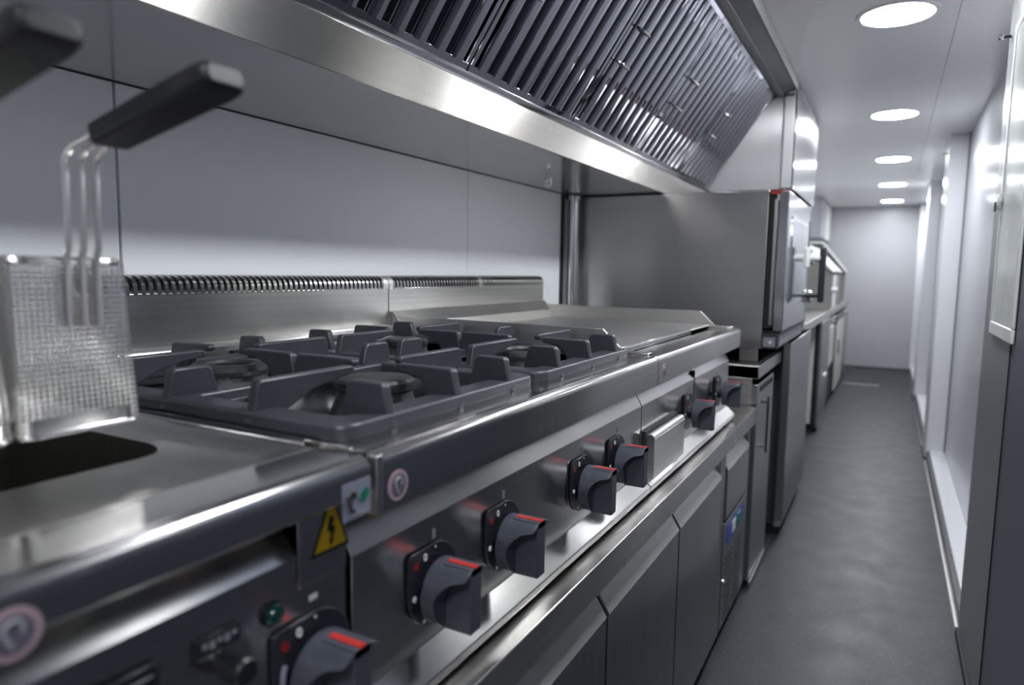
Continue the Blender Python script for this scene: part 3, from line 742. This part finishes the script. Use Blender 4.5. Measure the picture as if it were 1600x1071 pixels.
MB().box(-.358, -.320, OY0-.0005, OY0+.0025, .813, .845).build('side_plate', 'grey', bs)
MB().lathe([(.0055, -.003), (.0055, 0)], (-.336, OY0, .829), axis='y', seg=14).build('indicator', 'white', bs)
MB().box(-.364, -.304, OY0+.004, OY1-.004, .858, .868).build('drip_rail', 'black', t, bevel=.002)
for (xx, yy) in ((-.405, OY0+.035), (-.98, OY0+.035)):
    MB().box(xx-.03, xx+.03, yy-.02, yy+.03, .7588, OZ0+.001).build('foot', 'steelX', t, bevel=.002)
for (xx, yy) in ((-.405, OY1-.05), (-.98, OY1-.05)):
    MB().box(xx-.03, xx+.03, yy-.03, yy+.02, .7955, OZ0+.001).build('foot', 'steelX', t, bevel=.002)

# ------------------------------------------------------------------ far end of the left side
t = thing('dividing_post', (-.45, 3.72, 0), 'narrow upright stainless panel standing just past the oven', 'panel')
MB().box(-1.05, -.375, 3.66, 3.70, 0, 1.385).build('sheet', 'steelZ', t, bevel=.002)
MB().box(-.376, -.360, 3.655, 3.705, 0, 1.385).build('edge_trim', 'steelZ', t, bevel=.002)
FX = -.372
t = thing('far_worktop', (-.7, 6.2, .75), 'long stainless worktop running to the far end of the aisle', 'worktop')
MB().box(-1.055, FX, 3.72, 8.35, .750, .798).build('slab', 'steelY', t, bevel=.003)
MB().box(-1.06, -1.045, 3.72, 8.35, .798, .92).build('upstand', 'steelY', t, bevel=.002)
for xx in (-.44, -1.04): MB().box(xx, xx+.04, 8.29, 8.33, 0, .750).build('leg', 'steelZ', t, bevel=.002)
t = thing('drawer_cabinet', (-.7, 4.3, 0), 'plain stainless drawer cabinet under the near part of the far worktop', 'cabinet')
MB().box(-1.04, -.47, 3.75, 4.85, .06, .745).build('body', 'steelZ', t, bevel=.002)
for i in range(2):
    dd = MB().box(-.469, -.445, 3.76+.545*i, 4.295+.545*i, .08, .73).build('door', 'steelZ', t, bevel=.002)
    MB().box(-.4455, -.43, 3.85+.545*i, 4.2+.545*i, .66, .675).build('handle', 'chrome', dd, bevel=.002)
MB().box(-1.0, -.50, 3.77, 4.83, 0, .06).build('plinth', 'rubber', t)
t = thing('undercounter_fridge', (-.7, 5.3, 0), 'dark-edged undercounter fridge with a pale steel door under the far worktop', 'fridge')
MB().box(-1.04, -.414, 4.97, 5.60, .05, .745).build('body', 'cream', t, bevel=.003)
MB().box(-.4135, -.386, 4.972, 5.598, .035, .745).build('door_gasket', 'bezel', t, bevel=.002)
dd = MB().box(-.3855, -.368, 4.97, 5.60, .030, .745).build('door', 'steelZ', t, bevel=.003)
MB().box(-.368, -.350, 5.18, 5.34, .352, .366).build('handle', 'whitep', dd, bevel=.003)
MB().box(-.372, -.366, 4.972, 5.598, .026, .036).build('kick_edge', 'chrome', dd)
MB().box(-1.0, -.40, 5.0, 5.57, 0, .05).build('plinth', 'rubber', t)
t = thing('glasswasher', (-.7, 5.95, 0), 'cream-topped glasswasher with a dark lower door under the far worktop', 'dishwasher')
MB().box(-1.04, -.41, 5.64, 6.28, .04, .74).build('body', 'darkgrey', t, bevel=.003)
MB().prism([(p[0], p[1]) for p in rrect(5.66, 6.26, .34, .655, .05, 5)], -.409, -.376, 'x').build('upper_panel', 'cream', t, bevel=.008)
MB().box(-.409, -.385, 5.66, 6.26, .06, .325).build('lower_door', 'bezel', t, bevel=.004)
kn = MB().box(-.409, -.380, 5.66, 6.26, .665, .73).build('control_strip', 'steelZ', t, bevel=.003)
for yy in (5.8, 6.1): MB().lathe([(.02, 0), (.02, .014), (.016, .018)], (-.380, yy, .698), axis='x', seg=20).build('dial', 'chrome', kn)
MB().box(-1.0, -.45, 5.66, 6.26, 0, .04).build('plinth', 'rubber', t)
t = thing('cream_cabinet', (-.7, 7.3, 0), 'last cabinet under the far worktop, one rounded cream door and one steel door', 'cabinet')
MB().box(-1.04, -.41, 6.34, 8.27, .05, .74).build('body', 'darkgrey', t, bevel=.002)
for i, (a, b) in enumerate(((6.62, 7.56), (7.60, 8.26))):
    dd = MB().prism([(p[0], p[1]) for p in rrect(a, b, .03, .70, .03, 4)], -.409, -.372, 'x').build('door', 'cream' if i == 0 else 'steelZ', t, bevel=.010)
    MB().box(-.373, -.356, a+.08, a+.11, .36, .50).build('handle', 'chrome', dd, bevel=.003)
MB().box(-.409, -.380, 6.36, 6.60, .05, .60).build('dark_front', 'bezel', t, bevel=.002)
MB().tube([(-.385, 6.3, .69), (-.385, 7.5, .69)], .022, 12).build('hose', 'black', t)
MB().box(-1.0, -.43, 6.36, 8.25, 0, .05).build('plinth', 'rubber', t)
# topping display with sloping lid
t = thing('topping_display', (-.75, 6.1, .798), 'brown-grey display case with a white sloping lid on the far worktop', 'display case')
side = [(-1.02, .7985), (-.382, .7985), (-.378, .81), (-.378, 1.07), (-.56, 1.26), (-1.02, 1.26)]
for (a, b) in ((5.64, 5.665), (6.575, 6.60)):
    MB().prism(side, a, b).build('end_panel', 'olive', t, bevel=.002)
lid = MB().prism([(-.374, 1.072), (-.364, 1.085), (-.556, 1.285), (-.56, 1.262)], 5.63, 6.61).build('sloping_lid', 'whitep', t, bevel=.003)
MB().box(-1.02, -.384, 5.665, 6.575, .7985, .83).build('base_tray', 'steelY', t)
MB().box(-.386, -.381, 5.665, 6.575, .83, 1.06).build('front_pane', 'pane', t)
MB().box(-1.02, -.56, 5.64, 6.60, 1.2605, 1.275).build('top_shelf', 'whitep', t, bevel=.002)
MB().tube([(-.366, 5.70, .82), (-.366, 5.70, 1.06)], .012, 12).build('corner_post', 'whitep', t)
MB().lathe([(.020, -.02), (.020, .02)], (-.360, 5.70, .945), axis='x', seg=16).build('latch_knob', 'white', t)
# screen at the end of the worktop
t = thing('end_screen', (-.75, 7.56, .798), 'brown-grey upright screen with a white sloping edge at the end of the far worktop', 'screen')
MB().prism([(-1.03, .7985), (-.392, .7985), (-.386, 1.085), (-.61, 1.365), (-1.03, 1.365)], 7.54, 7.57).build('panel', 'olive', t, bevel=.002)
MB().prism([(-.386, 1.086), (-.372, 1.094), (-.602, 1.388), (-.614, 1.366)], 7.50, 7.60).build('edge_trim', 'whitep', t, bevel=.002)
MB().box(-1.03, -.612, 7.50, 7.60, 1.3655, 1.388).build('edge_trim', 'whitep', t, bevel=.002)

t = thing('wall_cupboard', (-.85, 8.3, 1.43), 'pale upright wall cupboard in the far left corner under the ceiling', 'cupboard')
MB().box(-1.06, -.66, 7.60, 8.86, 1.435, ZC-.004).build('body', 'wallr', t, bevel=.003)
MB().box(-.659, -.640, 7.61, 8.22, 1.44, ZC-.01).build('door', 'wallr', t, bevel=.003)
MB().box(-.659, -.640, 8.23, 8.85, 1.44, ZC-.01).build('door', 'cream', t, bevel=.003)

# ------------------------------------------------------------------ right-hand pillar: framed board and hooks
t = thing('framed_board', (.23, 2.03, .91), 'cloudy white framed board hanging on the near right pillar', 'board')
BX = XP-.001; ba, bb, bz0, bz1 = 1.790, 2.152, .912, 1.68
MB().box(BX-.005, BX, ba+.02, bb-.02, bz0+.03, bz1-.02).build('sheet', 'board', t)
MB().box(BX-.008, BX, ba, bb, bz0, bz0+.032).build('frame_rail', 'whitep', t, bevel=.003)
MB().box(BX-.008, BX, ba, bb, bz1-.022, bz1).build('frame_rail', 'whitep', t, bevel=.003)
MB().box(BX-.008, BX, ba, ba+.022, bz0+.032, bz1-.022).build('frame_rail', 'whitep', t, bevel=.003)
MB().box(BX-.008, BX, bb-.022, bb, bz0+.032, bz1-.022).build('frame_rail', 'whitep', t, bevel=.003)
lt = MB().lathe([(.022, 0), (.022, -.006), (.012, -.010)], (BX-.0075, bb-.012, 1.246), axis='x', seg=6).build('latch', 'whitep', t)
MB().box(BX-.021, BX-.0165, bb-.016, bb-.008, 1.222, 1.246).build('latch_tab', 'darkgrey', lt, bevel=.001)
for (y, z, lab) in ((2.30, 1.695, 'small chrome wall hook near the ceiling above the framed board'), (4.60, 1.74, 'tiny dark hook high on the second right pillar')):
    t = thing('wall_hook', (XP, y, z), lab, 'hook', 'small hooks on the right pillars')
    MB().lathe([(.004, -.018), (.004, 0)], (XP, y, z), axis='x', seg=12).build('stem', 'darkgrey', t)
    MB().lathe([(.001, -.030), (.007, -.028), (.0085, -.023), (.007, -.018), (.004, -.016)], (XP, y, z), axis='x', seg=16).build('tip', 'chrome', t)
